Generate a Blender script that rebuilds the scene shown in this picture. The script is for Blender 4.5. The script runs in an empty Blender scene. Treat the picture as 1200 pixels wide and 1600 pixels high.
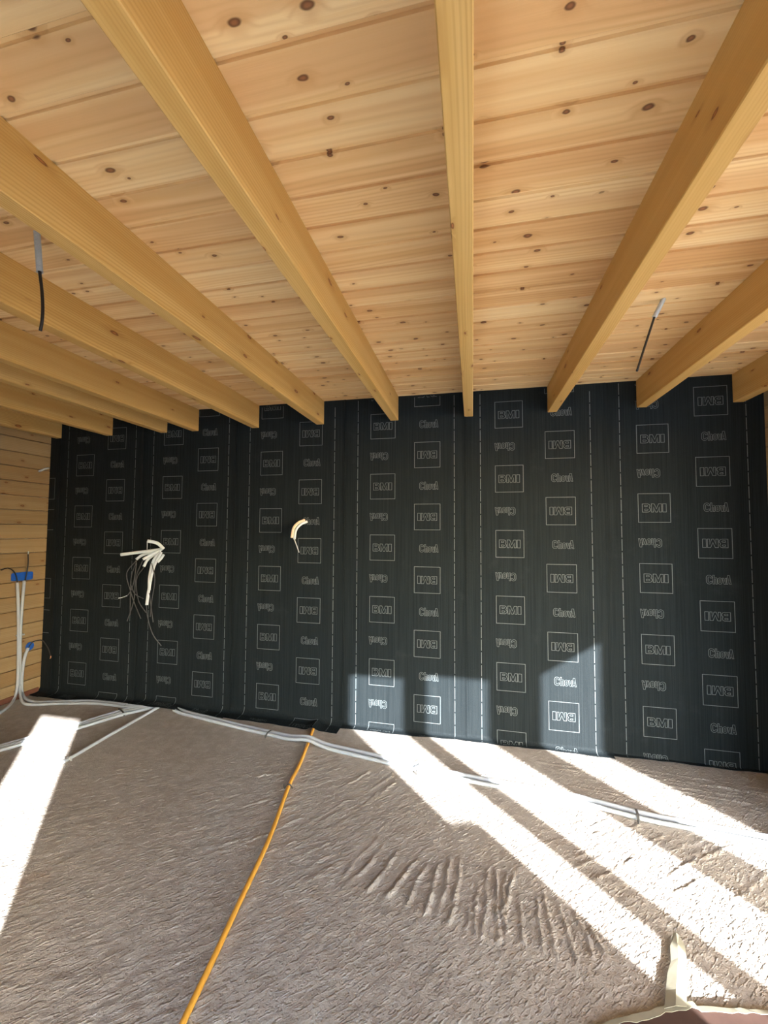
import bpy, bmesh, math, random
import numpy as np
from mathutils import Matrix, Vector

# ------------------------------------------------------------------ camera, sky, sun, exposure
SC = bpy.context.scene
COL = SC.collection
F_PX, YAW, PITCH, ROLL, CAM_H = 637.5, math.radians(-12.27), math.radians(2.755), math.radians(0.319), 1.5
fwd = Vector((math.sin(YAW) * math.cos(PITCH), math.cos(YAW) * math.cos(PITCH), math.sin(PITCH)))
rgt = Vector((math.cos(YAW), -math.sin(YAW), 0))
upv = rgt.cross(fwd)
r2 = math.cos(ROLL) * rgt + math.sin(ROLL) * upv
u2 = -math.sin(ROLL) * rgt + math.cos(ROLL) * upv
cam_d = bpy.data.cameras.new('camera')
cam_d.sensor_fit = 'VERTICAL'
cam_d.sensor_height = 36.0
cam_d.lens = 36.0 * F_PX / 1600.0
cam_d.clip_start = 0.02
cam = bpy.data.objects.new('camera', cam_d)
COL.objects.link(cam)
cam.matrix_world = Matrix(((r2.x, u2.x, -fwd.x, 0), (r2.y, u2.y, -fwd.y, 0), (r2.z, u2.z, -fwd.z, CAM_H), (0, 0, 0, 1)))
SC.camera = cam

SUN_AZ, SUN_EL = math.radians(42.0), math.radians(20.0)     # light travels towards -X +Y and down
world = bpy.data.worlds.new('world')
SC.world = world
world.use_nodes = True
wn = world.node_tree.nodes
sky = wn.new('ShaderNodeTexSky')
sky.sky_type = 'NISHITA'
sky.sun_disc = False
sky.sun_elevation = SUN_EL
sky.sun_rotation = math.pi - SUN_AZ
sky.dust_density = 0.6
world.node_tree.links.new(sky.outputs[0], wn['Background'].inputs[0])
wn['Background'].inputs[1].default_value = 1.12

sun_d = bpy.data.lights.new('sun', 'SUN')
sun_d.energy = 12.0
sun_d.angle = math.radians(0.55)
sun_d.color = (1.0, 0.98, 0.965)
sun = bpy.data.objects.new('sun', sun_d)
COL.objects.link(sun)
sdir = Vector((-math.sin(SUN_AZ) * math.cos(SUN_EL), math.cos(SUN_AZ) * math.cos(SUN_EL), -math.sin(SUN_EL)))
sun.rotation_euler = sdir.to_track_quat('-Z', 'Y').to_euler()
sun.location = (4, -6, 4)

vs = SC.view_settings
vs.view_transform = 'Standard'
vs.look = 'None'
vs.gamma = 1.0
vs.use_curve_mapping = False
vs.exposure = 1.76

# ------------------------------------------------------------------ dimensions (metres)
D = 3.108            # membrane wall
XL, XR = -3.945, 1.863   # left and right wall faces
YB = -0.30           # inner face of the wall behind the camera
XE = 9.0            # far end of the added, unseen side bay
ZC = 2.559           # underside of ceiling boards
BEAM_W, BEAM_H, BEAM_Z = 0.064, 0.190, 2.369
rng = random.Random(7)
npr = np.random.default_rng(11)

# ------------------------------------------------------------------ helpers
def link(name, me, mat=None, parent=None, loc=None):
    o = bpy.data.objects.new(name, me)
    COL.objects.link(o)
    if mat is not None and me is not None and not me.materials:
        me.materials.append(mat)
    if parent is not None:
        o.parent = parent
    if loc is not None:
        o.location = loc
    return o

def mesh(name, verts, faces, mat=None, smooth=False):
    me = bpy.data.meshes.new(name)
    me.from_pydata([tuple(v) for v in verts], [], [tuple(f) for f in faces])
    if smooth:
        me.polygons.foreach_set('use_smooth', [True] * len(me.polygons))
    if mat is not None:
        me.materials.append(mat)
    me.update()
    return me

def tag(o, label, cat, group=None):
    o['label'] = label
    o['category'] = cat
    if group:
        o['group'] = group
    return o

def structure(o):
    o['kind'] = 'structure'
    return o

def empty(name, loc=(0, 0, 0)):
    o = bpy.data.objects.new(name, None)
    o.empty_display_size = 0.05
    COL.objects.link(o)
    o.location = loc
    return o

def box_data(x0, x1, y0, y1, z0, z1, ofs=0):
    v = [(x0, y0, z0), (x1, y0, z0), (x1, y1, z0), (x0, y1, z0), (x0, y0, z1), (x1, y0, z1), (x1, y1, z1), (x0, y1, z1)]
    f = [(0, 3, 2, 1), (4, 5, 6, 7), (0, 1, 5, 4), (1, 2, 6, 5), (2, 3, 7, 6), (3, 0, 4, 7)]
    return v, [tuple(i + ofs for i in q) for q in f]

def boxes(name, lst, mat, parent=None):
    V, Fc = [], []
    for b in lst:
        v, f = box_data(*b, ofs=len(V))
        V += v
        Fc += f
    return link(name, mesh(name, V, Fc, mat), None, parent)

def prism_x(name, x0, x1, prof, mat):
    """closed profile (y, z) swept along x"""
    n = len(prof)
    V = [(x0, y, z) for y, z in prof] + [(x1, y, z) for y, z in prof]
    Fc = [tuple(range(n))[::-1], tuple(range(n, 2 * n))]
    Fc += [(i, (i + 1) % n, n + (i + 1) % n, n + i) for i in range(n)]
    me = mesh(name, V, Fc, mat)
    bm = bmesh.new()
    bm.from_mesh(me)
    bmesh.ops.recalc_face_normals(bm, faces=bm.faces)
    bm.to_mesh(me)
    bm.free()
    return me

def catmull(pts, step=0.02):
    P = [Vector(p) for p in pts]
    P = [P[0] * 2 - P[1]] + P + [P[-1] * 2 - P[-2]]
    out = []
    for i in range(1, len(P) - 2):
        a, b, c, d = P[i - 1], P[i], P[i + 1], P[i + 2]
        n = max(2, int((c - b).length / step))
        for k in range(n):
            t = k / n
            out.append(0.5 * ((2 * b) + (c - a) * t + (2 * a - 5 * b + 4 * c - d) * t * t + (3 * b - a - 3 * c + d) * t ** 3))
    out.append(P[-2])
    return out

def tube_mesh(name, pts, r, mat, sides=10, step=0.02, rib=None, hollow=True, radii=None):
    """smooth tube through pts; rib=(period, depth) gives corrugated conduit; open hollow ends"""
    if rib:
        step = rib[0] / 4
    P = catmull(pts, step)
    L = 0.0
    V, Fc = [], []
    N = None
    for i, p in enumerate(P):
        t = (P[min(i + 1, len(P) - 1)] - P[max(i - 1, 0)])
        if t.length < 1e-9:
            t = Vector((0, 0, 1))
        t.normalize()
        if N is None:
            N = t.orthogonal().normalized()
        N = (N - t * N.dot(t)).normalized()
        B = t.cross(N)
        if i:
            L += (p - P[i - 1]).length
        rr = r
        if rib:
            rr = r - rib[1] * (0.5 - 0.5 * math.cos(2 * math.pi * i / 4.0))
        for k in range(sides):
            a = 2 * math.pi * k / sides
            V.append(p + (N * math.cos(a) + B * math.sin(a)) * rr)
    m = len(P)
    for i in range(m - 1):
        for k in range(sides):
            a, b = i * sides + k, i * sides + (k + 1) % sides
            Fc.append((a, b, b + sides, a + sides))
    for end, s in ((0, 1), (m - 1, -1)):      # recessed ends
        base = end * sides
        c = sum((V[base + k] for k in range(sides)), Vector()) / sides
        t = (P[1] - P[0]).normalized() if end == 0 else (P[-2] - P[-1]).normalized()
        if hollow:
            i0 = len(V)
            for k in range(sides):
                V.append(c + (V[base + k] - c) * 0.78)
            for k in range(sides):
                V.append(c + (V[base + k] - c) * 0.78 + t * 0.03)
            for k in range(sides):
                k2 = (k + 1) % sides
                Fc.append((base + k, i0 + k, i0 + k2, base + k2))
                Fc.append((i0 + k, i0 + sides + k, i0 + sides + k2, i0 + k2))
            Fc.append(tuple(i0 + sides + k for k in range(sides)))
        else:
            Fc.append(tuple(base + k for k in range(sides)))
    me = mesh(name, V, Fc, mat, smooth=True)
    bm = bmesh.new()
    bm.from_mesh(me)
    bmesh.ops.recalc_face_normals(bm, faces=bm.faces)
    bm.to_mesh(me)
    bm.free()
    return me

# ------------------------------------------------------------------ materials
class NT:
    def __init__(self, name):
        self.m = bpy.data.materials.new(name)
        self.m.use_nodes = True
        self.n = self.m.node_tree.nodes
        self.l = self.m.node_tree.links
        self.b = self.n['Principled BSDF']
    def new(self, t, **kw):
        nd = self.n.new(t)
        for k, v in kw.items():
            setattr(nd, k, v)
        return nd
    def put(self, sock, v):
        if isinstance(v, bpy.types.NodeSocket):
            self.l.new(v, sock)
        elif v is not None:
            sock.default_value = v
    def math(self, op, a, b=None, c=None, clamp=False):
        nd = self.new('ShaderNodeMath', operation=op, use_clamp=clamp)
        self.put(nd.inputs[0], a)
        self.put(nd.inputs[1], b)
        if c is not None:
            self.put(nd.inputs[2], c)
        return nd.outputs[0]
    def comb(self, x, y, z):
        nd = self.new('ShaderNodeCombineXYZ')
        for i, v in enumerate((x, y, z)):
            self.put(nd.inputs[i], v)
        return nd.outputs[0]
    def noise(self, vec, scale=1.0, detail=2.0, rough=0.5, dist=0.0, out=0):
        nd = self.new('ShaderNodeTexNoise')
        self.put(nd.inputs['Vector'], vec)
        nd.inputs['Scale'].default_value = scale
        nd.inputs['Detail'].default_value = detail
        nd.inputs['Roughness'].default_value = rough
        nd.inputs['Distortion'].default_value = dist
        return nd.outputs[out]
    def ramp(self, fac, lo, hi, a=0.0, b=1.0):
        nd = self.new('ShaderNodeMapRange', interpolation_type='SMOOTHSTEP')
        self.put(nd.inputs['Value'], fac)
        nd.inputs['From Min'].default_value = lo
        nd.inputs['From Max'].default_value = hi
        nd.inputs['To Min'].default_value = a
        nd.inputs['To Max'].default_value = b
        return nd.outputs[0]
    def mix(self, fac, a, b, blend='MIX'):
        nd = self.new('ShaderNodeMix', data_type='RGBA', blend_type=blend)
        self.put(nd.inputs[0], fac)
        for s, v in ((nd.inputs[6], a), (nd.inputs[7], b)):
            if isinstance(v, tuple) and len(v) == 3:
                v = v + (1,)
            self.put(s, v)
        return nd.outputs[2]
    def bump(self, h, strength, dist):
        nd = self.new('ShaderNodeBump')
        self.put(nd.inputs['Height'], h)
        nd.inputs['Strength'].default_value = strength
        nd.inputs['Distance'].default_value = dist
        self.l.new(nd.outputs[0], self.b.inputs['Normal'])
    def set(self, **kw):
        for k, v in kw.items():
            self.put(self.b.inputs[k.replace('_', ' ')], v)
        return self.m

def flat(name, col, rough=0.5, spec=0.4, metal=0.0, var=0.0, scale=30):
    t = NT(name)
    if var:
        n = t.noise(t.new('ShaderNodeTexCoord').outputs['Object'], scale, 3)
        c = t.mix(n, tuple(v * (1 - var) for v in col), tuple(min(1, v * (1 + var)) for v in col))
        t.set(Base_Color=c)
    else:
        t.set(Base_Color=col + (1,))
    return t.set(Roughness=rough, Specular_IOR_Level=spec, Metallic=metal)

def wood(name, axis, light, mid, dark, knot, tint, ks=(2.8, 8.0, 8.0), knot_gate=0.45, ring_mm=9.0, ring_amt=0.5, rough=0.55, pith=0.05, heart=(0.68, 0.38, 0.17), heart_amt=0.5, pith_w=0.0):
    """softwood: growth rings round a pith off the piece, knots that push the rings aside, pieces differ by object"""
    t = NT(name)
    sep = t.new('ShaderNodeSeparateXYZ')
    t.l.new(t.new('ShaderNodeTexCoord').outputs['Object'], sep.inputs[0])
    ax = {'x': (0, 1, 2), 'y': (1, 0, 2)}[axis]
    L, W, T = (sep.outputs[i] for i in ax)
    rnd = t.new('ShaderNodeObjectInfo').outputs['Random']
    o1 = t.math('MULTIPLY', rnd, 71.3)
    r2_ = t.math('FRACT', t.math('MULTIPLY', rnd, 17.77))
    r3_ = t.math('FRACT', t.math('MULTIPLY', rnd, 53.31))
    Lo = t.math('ADD', L, o1)
    # knots
    vor = t.new('ShaderNodeTexVoronoi', feature='F1', voronoi_dimensions='2D')
    kvec = t.comb(t.math('MULTIPLY', Lo, ks[0]), t.math('MULTIPLY', t.math('ADD', t.math('ADD', W, T), r2_), ks[1]), 0.0)
    nw = t.noise(kvec, 3.0, 2, out=1)
    vadd = t.new('ShaderNodeVectorMath', operation='MULTIPLY_ADD')
    t.l.new(nw, vadd.inputs[0])
    vadd.inputs[1].default_value = (0.10, 0.10, 0.10)
    t.l.new(kvec, vadd.inputs[2])
    t.l.new(vadd.outputs[0], vor.inputs['Vector'])
    vor.inputs['Scale'].default_value = 1.0
    csep = t.new('ShaderNodeSeparateColor')
    t.l.new(vor.outputs['Color'], csep.inputs[0])
    gate = t.ramp(csep.outputs[0], knot_gate, knot_gate + 0.02)
    krad = t.math('MULTIPLY_ADD', t.math('POWER', csep.outputs[1], 2.0), 0.055, 0.030)
    d = vor.outputs['Distance']
    rel = t.math('DIVIDE', d, krad)
    kmask = t.math('MULTIPLY', t.ramp(rel, 0.75, 1.25, 1, 0), gate)
    halo = t.math('MULTIPLY', t.ramp(rel, 0.9, 4.0, 1, 0), gate)
    core = t.math('MULTIPLY', t.ramp(rel, 0.2, 0.8, 0, 1), 1.0)
    # rings
    drift = t.noise(t.comb(t.math('MULTIPLY', Lo, 0.55), t.math('MULTIPLY', W, 2.0), r3_), 1.0, 2)
    Wc = t.math('ADD', t.math('ADD', W, t.math('MULTIPLY_ADD', drift, 0.12, -0.06)), t.math('MULTIPLY_ADD', r2_, 0.12, -0.06 + pith_w))
    Tc = t.math('ADD', T, t.math('MULTIPLY_ADD', r3_, 0.05, pith))
    rad = t.math('SQRT', t.math('ADD', t.math('MULTIPLY', Wc, Wc), t.math('MULTIPLY', Tc, Tc)))
    wob = t.noise(t.comb(t.math('MULTIPLY', Lo, 3.0), t.math('MULTIPLY', W, 25.0), T), 1.0, 2)
    ph = t.math('ADD', t.math('MULTIPLY', rad, 6283.0 / ring_mm), t.math('MULTIPLY', wob, 3.0))
    ph = t.math('ADD', ph, t.math('MULTIPLY', halo, 7.0))
    ring = t.math('POWER', t.math('MULTIPLY_ADD', t.math('SINE', ph), 0.5, 0.5), 2.2)
    fade = t.ramp(t.noise(t.comb(t.math('MULTIPLY', Lo, 0.9), t.math('MULTIPLY', W, 14.0), T), 1.0, 1), 0.3, 0.7, 0.25, 1.0)
    fine = t.noise(t.comb(t.math('MULTIPLY', Lo, 5.0), t.math('MULTIPLY', W, 260.0), t.math('MULTIPLY', T, 260.0)), 1.0, 2)
    broad = t.noise(t.comb(t.math('MULTIPLY', Lo, 0.8), t.math('MULTIPLY', W, 22.0), t.math('MULTIPLY', T, 22.0)), 1.0, 3, 0.6)
    c = t.mix(t.ramp(broad, 0.32, 0.68), light, mid)
    hw = t.ramp(t.noise(t.comb(t.math('MULTIPLY', Lo, 0.35), t.math('MULTIPLY_ADD', W, 11.0, o1), t.math('MULTIPLY', T, 11.0)), 1.0, 2, 0.5), 0.48, 0.60)
    c = t.mix(t.math('MULTIPLY', hw, heart_amt), c, heart)
    c = t.mix(t.math('MULTIPLY', t.math('MULTIPLY', ring, fade), ring_amt), c, dark)
    c = t.mix(t.math('MULTIPLY', fine, 0.25), c, mid)
    c = t.mix(t.math('MULTIPLY', r3_, 1.0), c, t.mix(1.0, c, tint, 'MULTIPLY'))
    c = t.mix(t.math('MULTIPLY', halo, 0.42), c, dark)
    kc = t.mix(core, tuple(v * 2.3 for v in knot), knot)
    c = t.mix(t.math('MULTIPLY', kmask, 0.9), c, kc)
    t.bump(fine, 0.25, 0.0012)
    return t.set(Base_Color=c, Roughness=rough, Specular_IOR_Level=0.3)

M = {}
M['board'] = wood('pine_board', 'x', (0.94, 0.74, 0.43), (0.85, 0.60, 0.30), (0.55, 0.29, 0.11), (0.11, 0.04, 0.016), (0.88, 0.78, 0.68), ks=(5.2, 8.8), knot_gate=0.14, ring_mm=13.0, ring_amt=0.38, heart=(0.74, 0.46, 0.22), heart_amt=0.75)
M['beam'] = wood('spruce_beam', 'y', (0.70, 0.475, 0.185), (0.61, 0.385, 0.125), (0.42, 0.22, 0.055), (0.17, 0.06, 0.018), (0.95, 0.89, 0.80), ks=(2.9, 8.0), knot_gate=0.42, ring_mm=7.5, ring_amt=0.55, pith=0.05, pith_w=0.12, heart=(0.58, 0.34, 0.10), heart_amt=0.4)
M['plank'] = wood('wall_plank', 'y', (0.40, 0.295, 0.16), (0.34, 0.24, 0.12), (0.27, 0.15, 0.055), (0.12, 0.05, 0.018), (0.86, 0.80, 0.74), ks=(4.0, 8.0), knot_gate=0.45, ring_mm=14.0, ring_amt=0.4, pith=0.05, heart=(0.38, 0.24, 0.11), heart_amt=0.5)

def concrete():
    t = NT('concrete')
    p = t.new('ShaderNodeTexCoord').outputs['Object']
    big = t.noise(p, 1.1, 3, 0.6)
    mid = t.noise(p, 14, 2, 0.65)
    fine = t.noise(p, 160, 2, 0.7)
    c = t.mix(t.ramp(big, 0.3, 0.7), (0.385, 0.345, 0.305), (0.455, 0.425, 0.385))
    c = t.mix(t.ramp(mid, 0.35, 0.75), c, (0.51, 0.48, 0.44))
    c = t.mix(t.math('MULTIPLY', t.ramp(fine, 0.35, 0.7), 0.35), c, (0.33, 0.26, 0.21))
    rust = t.ramp(t.noise(p, 2.3, 3, 0.6), 0.62, 0.78)
    c = t.mix(t.math('MULTIPLY', rust, 0.35), c, (0.50, 0.30, 0.16))
    vor = t.new('ShaderNodeTexVoronoi', feature='F1')
    t.l.new(p, vor.inputs['Vector'])
    vor.inputs['Scale'].default_value = 75
    pit = t.ramp(vor.outputs['Distance'], 0.05, 0.35)
    rot = t.new('ShaderNodeMapping', vector_type='TEXTURE')
    t.l.new(p, rot.inputs['Vector'])
    rot.inputs['Rotation'].default_value = (0, 0, 0.78)
    rot.inputs['Scale'].default_value = (1 / 30, 1 / 85, 1 / 60)
    fleck = t.ramp(t.noise(rot.outputs[0], 1.0, 2, 0.55), 0.50, 0.70)
    crumb = t.noise(p, 85, 2, 0.65)
    h = t.math('ADD', t.math('MULTIPLY', fleck, 0.85), t.math('MULTIPLY', crumb, 0.6))
    h = t.math('ADD', h, t.math('ADD', t.math('MULTIPLY', fine, 0.6), t.math('MULTIPLY', pit, 0.5)))
    t.bump(h, 0.75, 0.0045)
    return t.set(Base_Color=c, Roughness=0.82, Specular_IOR_Level=0.3)
M['concrete'] = concrete()

def membrane():
    t = NT('bitumen_membrane')
    p = t.new('ShaderNodeTexCoord').outputs['Object']
    mp = t.new('ShaderNodeVectorMath', operation='MULTIPLY')
    t.l.new(p, mp.inputs[0])
    mp.inputs[1].default_value = (150, 150, 1.6)
    st = t.noise(mp.outputs[0], 1.0, 3, 0.6)
    blot = t.noise(p, 5.0, 4, 0.65)
    fine = t.noise(p, 330, 2, 0.6)
    c = t.mix(t.ramp(st, 0.25, 0.8), (0.0105, 0.0145, 0.0172), (0.0190, 0.0252, 0.029))
    c = t.mix(t.math('MULTIPLY', t.ramp(blot, 0.58, 0.85), 0.25), c, (0.045, 0.053, 0.057))
    t.bump(t.math('ADD', t.math('MULTIPLY', st, 0.3), t.math('ADD', fine, t.math('MULTIPLY', blot, 0.8))), 0.6, 0.003)
    return t.set(Base_Color=c, Roughness=t.ramp(blot, 0.3, 0.7, 0.48, 0.6), Specular_IOR_Level=0.07, Specular_Tint=(0.85, 0.95, 1.0, 1.0))
M['membrane'] = membrane()
M['print'] = flat('grey_print', (0.15, 0.18, 0.195), 0.6, 0.15, var=0.25, scale=40)
M['conduit'] = flat('grey_conduit', (0.47, 0.52, 0.57), 0.38, 0.5, var=0.08, scale=20)
M['conduit_white'] = flat('white_conduit', (0.64, 0.72, 0.79), 0.42, 0.5, var=0.08, scale=20)
M['orange'] = flat('orange_conduit', (0.85, 0.43, 0.06), 0.4, 0.5, var=0.12, scale=12)
M['cable'] = flat('black_cable', (0.012, 0.011, 0.011), 0.45, 0.5)
M['wire'] = flat('grey_wire', (0.075, 0.08, 0.085), 0.5, 0.4, var=0.3, scale=25)
M['cream'] = flat('cream_conduit', (0.80, 0.66, 0.50), 0.45, 0.4, var=0.15, scale=40)
M['copper'] = flat('copper_end', (0.72, 0.36, 0.20), 0.35, 0.5, 0.8)
M['blue'] = flat('blue_plastic', (0.012, 0.11, 0.52), 0.5, 0.4, var=0.2, scale=60)
M['red'] = flat('red_sill', (0.17, 0.07, 0.045), 0.8, 0.2, var=0.3, scale=14)
M['clip'] = flat('dark_clip', (0.10, 0.10, 0.10), 0.5, 0.4)
M['clip_l'] = flat('pale_clip', (0.5, 0.53, 0.55), 0.5, 0.4)
M['tape'] = flat('masking_tape', (0.43, 0.42, 0.33), 0.6, 0.3, var=0.12, scale=30)
M['card'] = flat('brown_card', (0.075, 0.044, 0.036), 0.85, 0.2, var=0.2, scale=25)
M['plaster'] = flat('plaster', (0.74, 0.72, 0.69), 0.9, 0.2, var=0.08, scale=6)
M['frame'] = flat('window_frame', (0.10, 0.10, 0.105), 0.45, 0.4)
M['earth'] = flat('bounce_ground', (0.62, 0.60, 0.57), 0.95, 0.1, var=0.2, scale=3)  # unseen ground outside, kept pale to bounce light onto the ceiling

M['slab'] = flat('roof_slab', (0.10, 0.07, 0.045), 0.9, 0.1)
M['backing'] = flat('wall_backing', (0.05, 0.05, 0.05), 0.9, 0.1)
M['grey_wall'] = flat('grey_render', (0.24, 0.23, 0.21), 0.9, 0.1, var=0.1, scale=5)
# measured points (metres)
CL_TUBES = [[(-2.645, 3.09, 1.34), (-2.668, 3.04, 1.39), (-2.723, 2.99, 1.409)], [(-2.658, 3.09, 1.336), (-2.735, 3.04, 1.322), (-2.844, 2.99, 1.306), (-2.937, 2.94, 1.291)], [(-2.658, 3.08, 1.333), (-2.707, 3.03, 1.294), (-2.75, 2.98, 1.252)], [(-2.675, 3.07, 1.326), (-2.803, 3.04, 1.288), (-2.847, 3.01, 1.248)], [(-2.67, 3.075, 1.318), (-2.756, 3.048, 1.252), (-2.776, 3.02, 1.187)], [(-2.657, 3.07, 1.319), (-2.7, 3.043, 1.238), (-2.71, 3.017, 1.109), (-2.687, 2.99, 0.993)], [(-2.64, 3.06, 1.312), (-2.686, 3.03, 1.181), (-2.699, 3.0, 0.995), (-2.688, 2.97, 0.871)], [(-2.639, 3.085, 1.288), (-2.64, 3.062, 1.26), (-2.658, 3.04, 1.225)]]
CL_WIRES = [[(-2.847, 3.01, 1.237), (-2.948, 3.02, 1.124), (-2.912, 3.03, 0.969), (-2.873, 3.04, 0.858), (-2.816, 3.05, 0.734)], [(-2.842, 3.01, 1.23), (-2.908, 3.03, 1.102), (-2.932, 3.05, 0.95), (-2.946, 3.07, 0.754)], [(-2.754, 2.98, 1.241), (-2.842, 3.007, 1.091), (-2.877, 3.033, 0.896), (-2.965, 3.06, 0.703)], [(-2.776, 3.02, 1.18), (-2.858, 3.033, 1.073), (-2.846, 3.047, 0.895), (-2.775, 3.06, 0.786)], [(-2.832, 3.0, 1.216), (-2.847, 2.987, 1.035), (-2.89, 2.973, 0.941), (-2.963, 2.96, 0.919)], [(-2.904, 3.02, 1.029), (-2.862, 3.025, 0.949), (-2.779, 3.03, 0.911)], [(-2.678, 3.0, 1.22), (-2.663, 3.023, 1.08), (-2.707, 3.047, 0.901), (-2.74, 3.07, 0.749)], [(-2.692, 2.97, 0.871), (-2.707, 3.005, 0.764), (-2.682, 3.04, 0.613), (-2.623, 3.075, 0.507)], [(-2.684, 2.99, 0.968), (-2.694, 3.025, 0.847), (-2.699, 3.06, 0.709)]]
STUB_T = [(-1.33, 3.095, 1.59), (-1.369, 3.063, 1.568), (-1.397, 3.032, 1.523), (-1.396, 3.0, 1.449)]
STUB_W = [(-1.378, 3.0, 1.442), (-1.36, 3.01, 1.389), (-1.342, 3.02, 1.331)]
LW1 = [(-3.925, 2.854, 1.035), (-3.925, 2.872, 0.808), (-3.925, 2.884, 0.582), (-3.925, 2.894, 0.301), (-3.925, 2.895, 0.124), (-3.929, 2.877, 0.02), (-3.818, 2.748, 0.012), (-3.758, 2.65, 0.012)]
LW2 = [(-3.925, 2.911, 1.045), (-3.925, 2.903, 0.803), (-3.925, 2.9, 0.579), (-3.925, 2.908, 0.297), (-3.925, 2.917, 0.099), (-3.776, 2.832, 0.03), (-3.684, 2.831, 0.012), (-3.483, 2.898, 0.012), (-3.224, 2.964, 0.012), (-3.042, 2.98, 0.012), (-2.842, 2.974, 0.012), (-2.79, 3.03, 0.012)]
LW3 = [(-3.925, 2.971, 0.436), (-3.925, 2.947, 0.364), (-3.925, 2.933, 0.261), (-3.925, 2.93, 0.15), (-3.925, 2.937, 0.053), (-3.794, 2.881, 0.025), (-3.675, 2.887, 0.012), (-3.475, 2.947, 0.012), (-3.266, 3.002, 0.012), (-3.066, 3.014, 0.012), (-2.847, 3.012, 0.012), (-2.79, 3.03, 0.012)]
LC1 = [(-3.925, 2.854, 1.024), (-3.915, 2.839, 1.082), (-3.9, 2.8, 1.142), (-3.9, 2.754, 1.17), (-3.9, 2.706, 1.156)]
LC2 = [(-3.925, 2.915, 1.028), (-3.91, 2.914, 1.085), (-3.9, 2.918, 1.199), (-3.9, 2.914, 1.28)]
LC3 = [(-3.925, 2.971, 0.425), (-3.91, 2.99, 0.478), (-3.89, 3.03, 0.489), (-3.87, 3.055, 0.478), (-3.832, 3.075, 0.408), (-3.805, 3.08, 0.339)]
NUB = [(-3.938, 3.09, 2.085), (-3.875, 3.0, 2.061), (-3.867, 2.95, 2.032)]
BUN1 = [(-2.53, 3.07, 0.012), (-2.423, 3.042, 0.012), (-2.24, 2.993, 0.012), (-1.976, 2.945, 0.012), (-1.721, 2.894, 0.012), (-1.483, 2.856, 0.012), (-1.156, 2.802, 0.012), (-0.764, 2.739, 0.012), (-0.34, 2.661, 0.012), (0.073, 2.607, 0.012), (0.498, 2.571, 0.012), (0.85, 2.492, 0.012), (1.07, 2.465, 0.012), (1.41, 2.433, 0.012), (1.656, 2.413, 0.012)]
BUN2 = [(-2.43, 3.012, 0.012), (-2.315, 2.971, 0.012), (-2.144, 2.94, 0.012), (-1.946, 2.901, 0.012), (-1.696, 2.853, 0.012), (-1.46, 2.813, 0.012), (-1.137, 2.757, 0.012), (-0.749, 2.686, 0.012), (-0.334, 2.613, 0.012), (0.072, 2.559, 0.012), (0.488, 2.523, 0.012), (0.833, 2.445, 0.012), (1.049, 2.418, 0.012), (1.381, 2.384, 0.012), (1.619, 2.362, 0.012)]
ORG = [(-1.195, 3.03, 0.012), (-1.183, 2.976, 0.012), (-1.093, 2.538, 0.012), (-1.056, 2.281, 0.012), (-0.969, 1.88, 0.012), (-0.919, 1.535, 0.012), (-0.887, 1.32, 0.012), (-0.865, 1.155, 0.012), (-0.852, 1.073, 0.012), (-0.825, 0.938, 0.012)]
PL = [[(-2.704, 3.05, 0.012), (-2.841, 2.908, 0.012), (-2.977, 2.635, 0.012), (-3.084, 2.433, 0.012), (-3.19, 2.26, 0.012), (-3.289, 2.105, 0.012)], [(-2.669, 3.05, 0.012), (-2.699, 3.009, 0.012), (-2.805, 2.872, 0.012), (-2.943, 2.605, 0.012), (-3.05, 2.407, 0.012), (-3.156, 2.237, 0.012), (-3.256, 2.085, 0.012)], [(-2.636, 3.05, 0.012), (-2.666, 2.974, 0.012), (-2.773, 2.839, 0.012), (-2.91, 2.577, 0.012), (-3.019, 2.383, 0.012), (-3.125, 2.215, 0.012), (-3.226, 2.066, 0.012)]]
SL = [(-2.596, 3.05, 0.012), (-2.59, 2.715, 0.012), (-2.585, 2.489, 0.012), (-2.575, 2.231, 0.012), (-2.568, 2.001, 0.012), (-2.563, 1.829, 0.012), (-2.557, 1.651, 0.012)]
PEND_L = [(-1.513, 1.109, 2.559), (-1.502, 1.109, 2.482), (-1.492, 1.109, 2.41), (-1.478, 1.109, 2.339), (-1.471, 1.109, 2.28), (-1.471, 1.109, 2.234), (-1.477, 1.109, 2.196)]
PEND_R = [(0.849, 2.024, 2.559), (0.83, 2.024, 2.519), (0.809, 2.024, 2.477), (0.769, 2.024, 2.351), (0.733, 2.024, 2.235)]
CLIPS = [(-1.469, 2.83, 0.012), (-0.337, 2.637, 0.012), (0.841, 2.467, 0.012)]
CLIPO = [(-1.056, 2.281, 0.012)]
CLIPL = [(-2.808, 2.875, 0.012), (-2.575, 2.231, 0.012)]
CARD = [(0.288, 1.357), (0.412, 1.428), (0.493, 1.459), (0.59, 1.503), (0.674, 1.534), (0.681, 1.524), (0.754, 1.536), (0.883, 1.555), (1.067, 1.584)]
TAPE_L = [(0.576, 1.499, 0.022), (0.607, 1.566, 0.012), (0.639, 1.631, 0.01), (0.668, 1.676, 0.01), (0.69, 1.734, 0.01), (0.723, 1.789, 0.011)]
TAPE_R = [(0.647, 1.52, 0.022), (0.673, 1.58, 0.013), (0.703, 1.645, 0.01), (0.727, 1.701, 0.009), (0.743, 1.747, 0.009), (0.74, 1.784, 0.01)]
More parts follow.
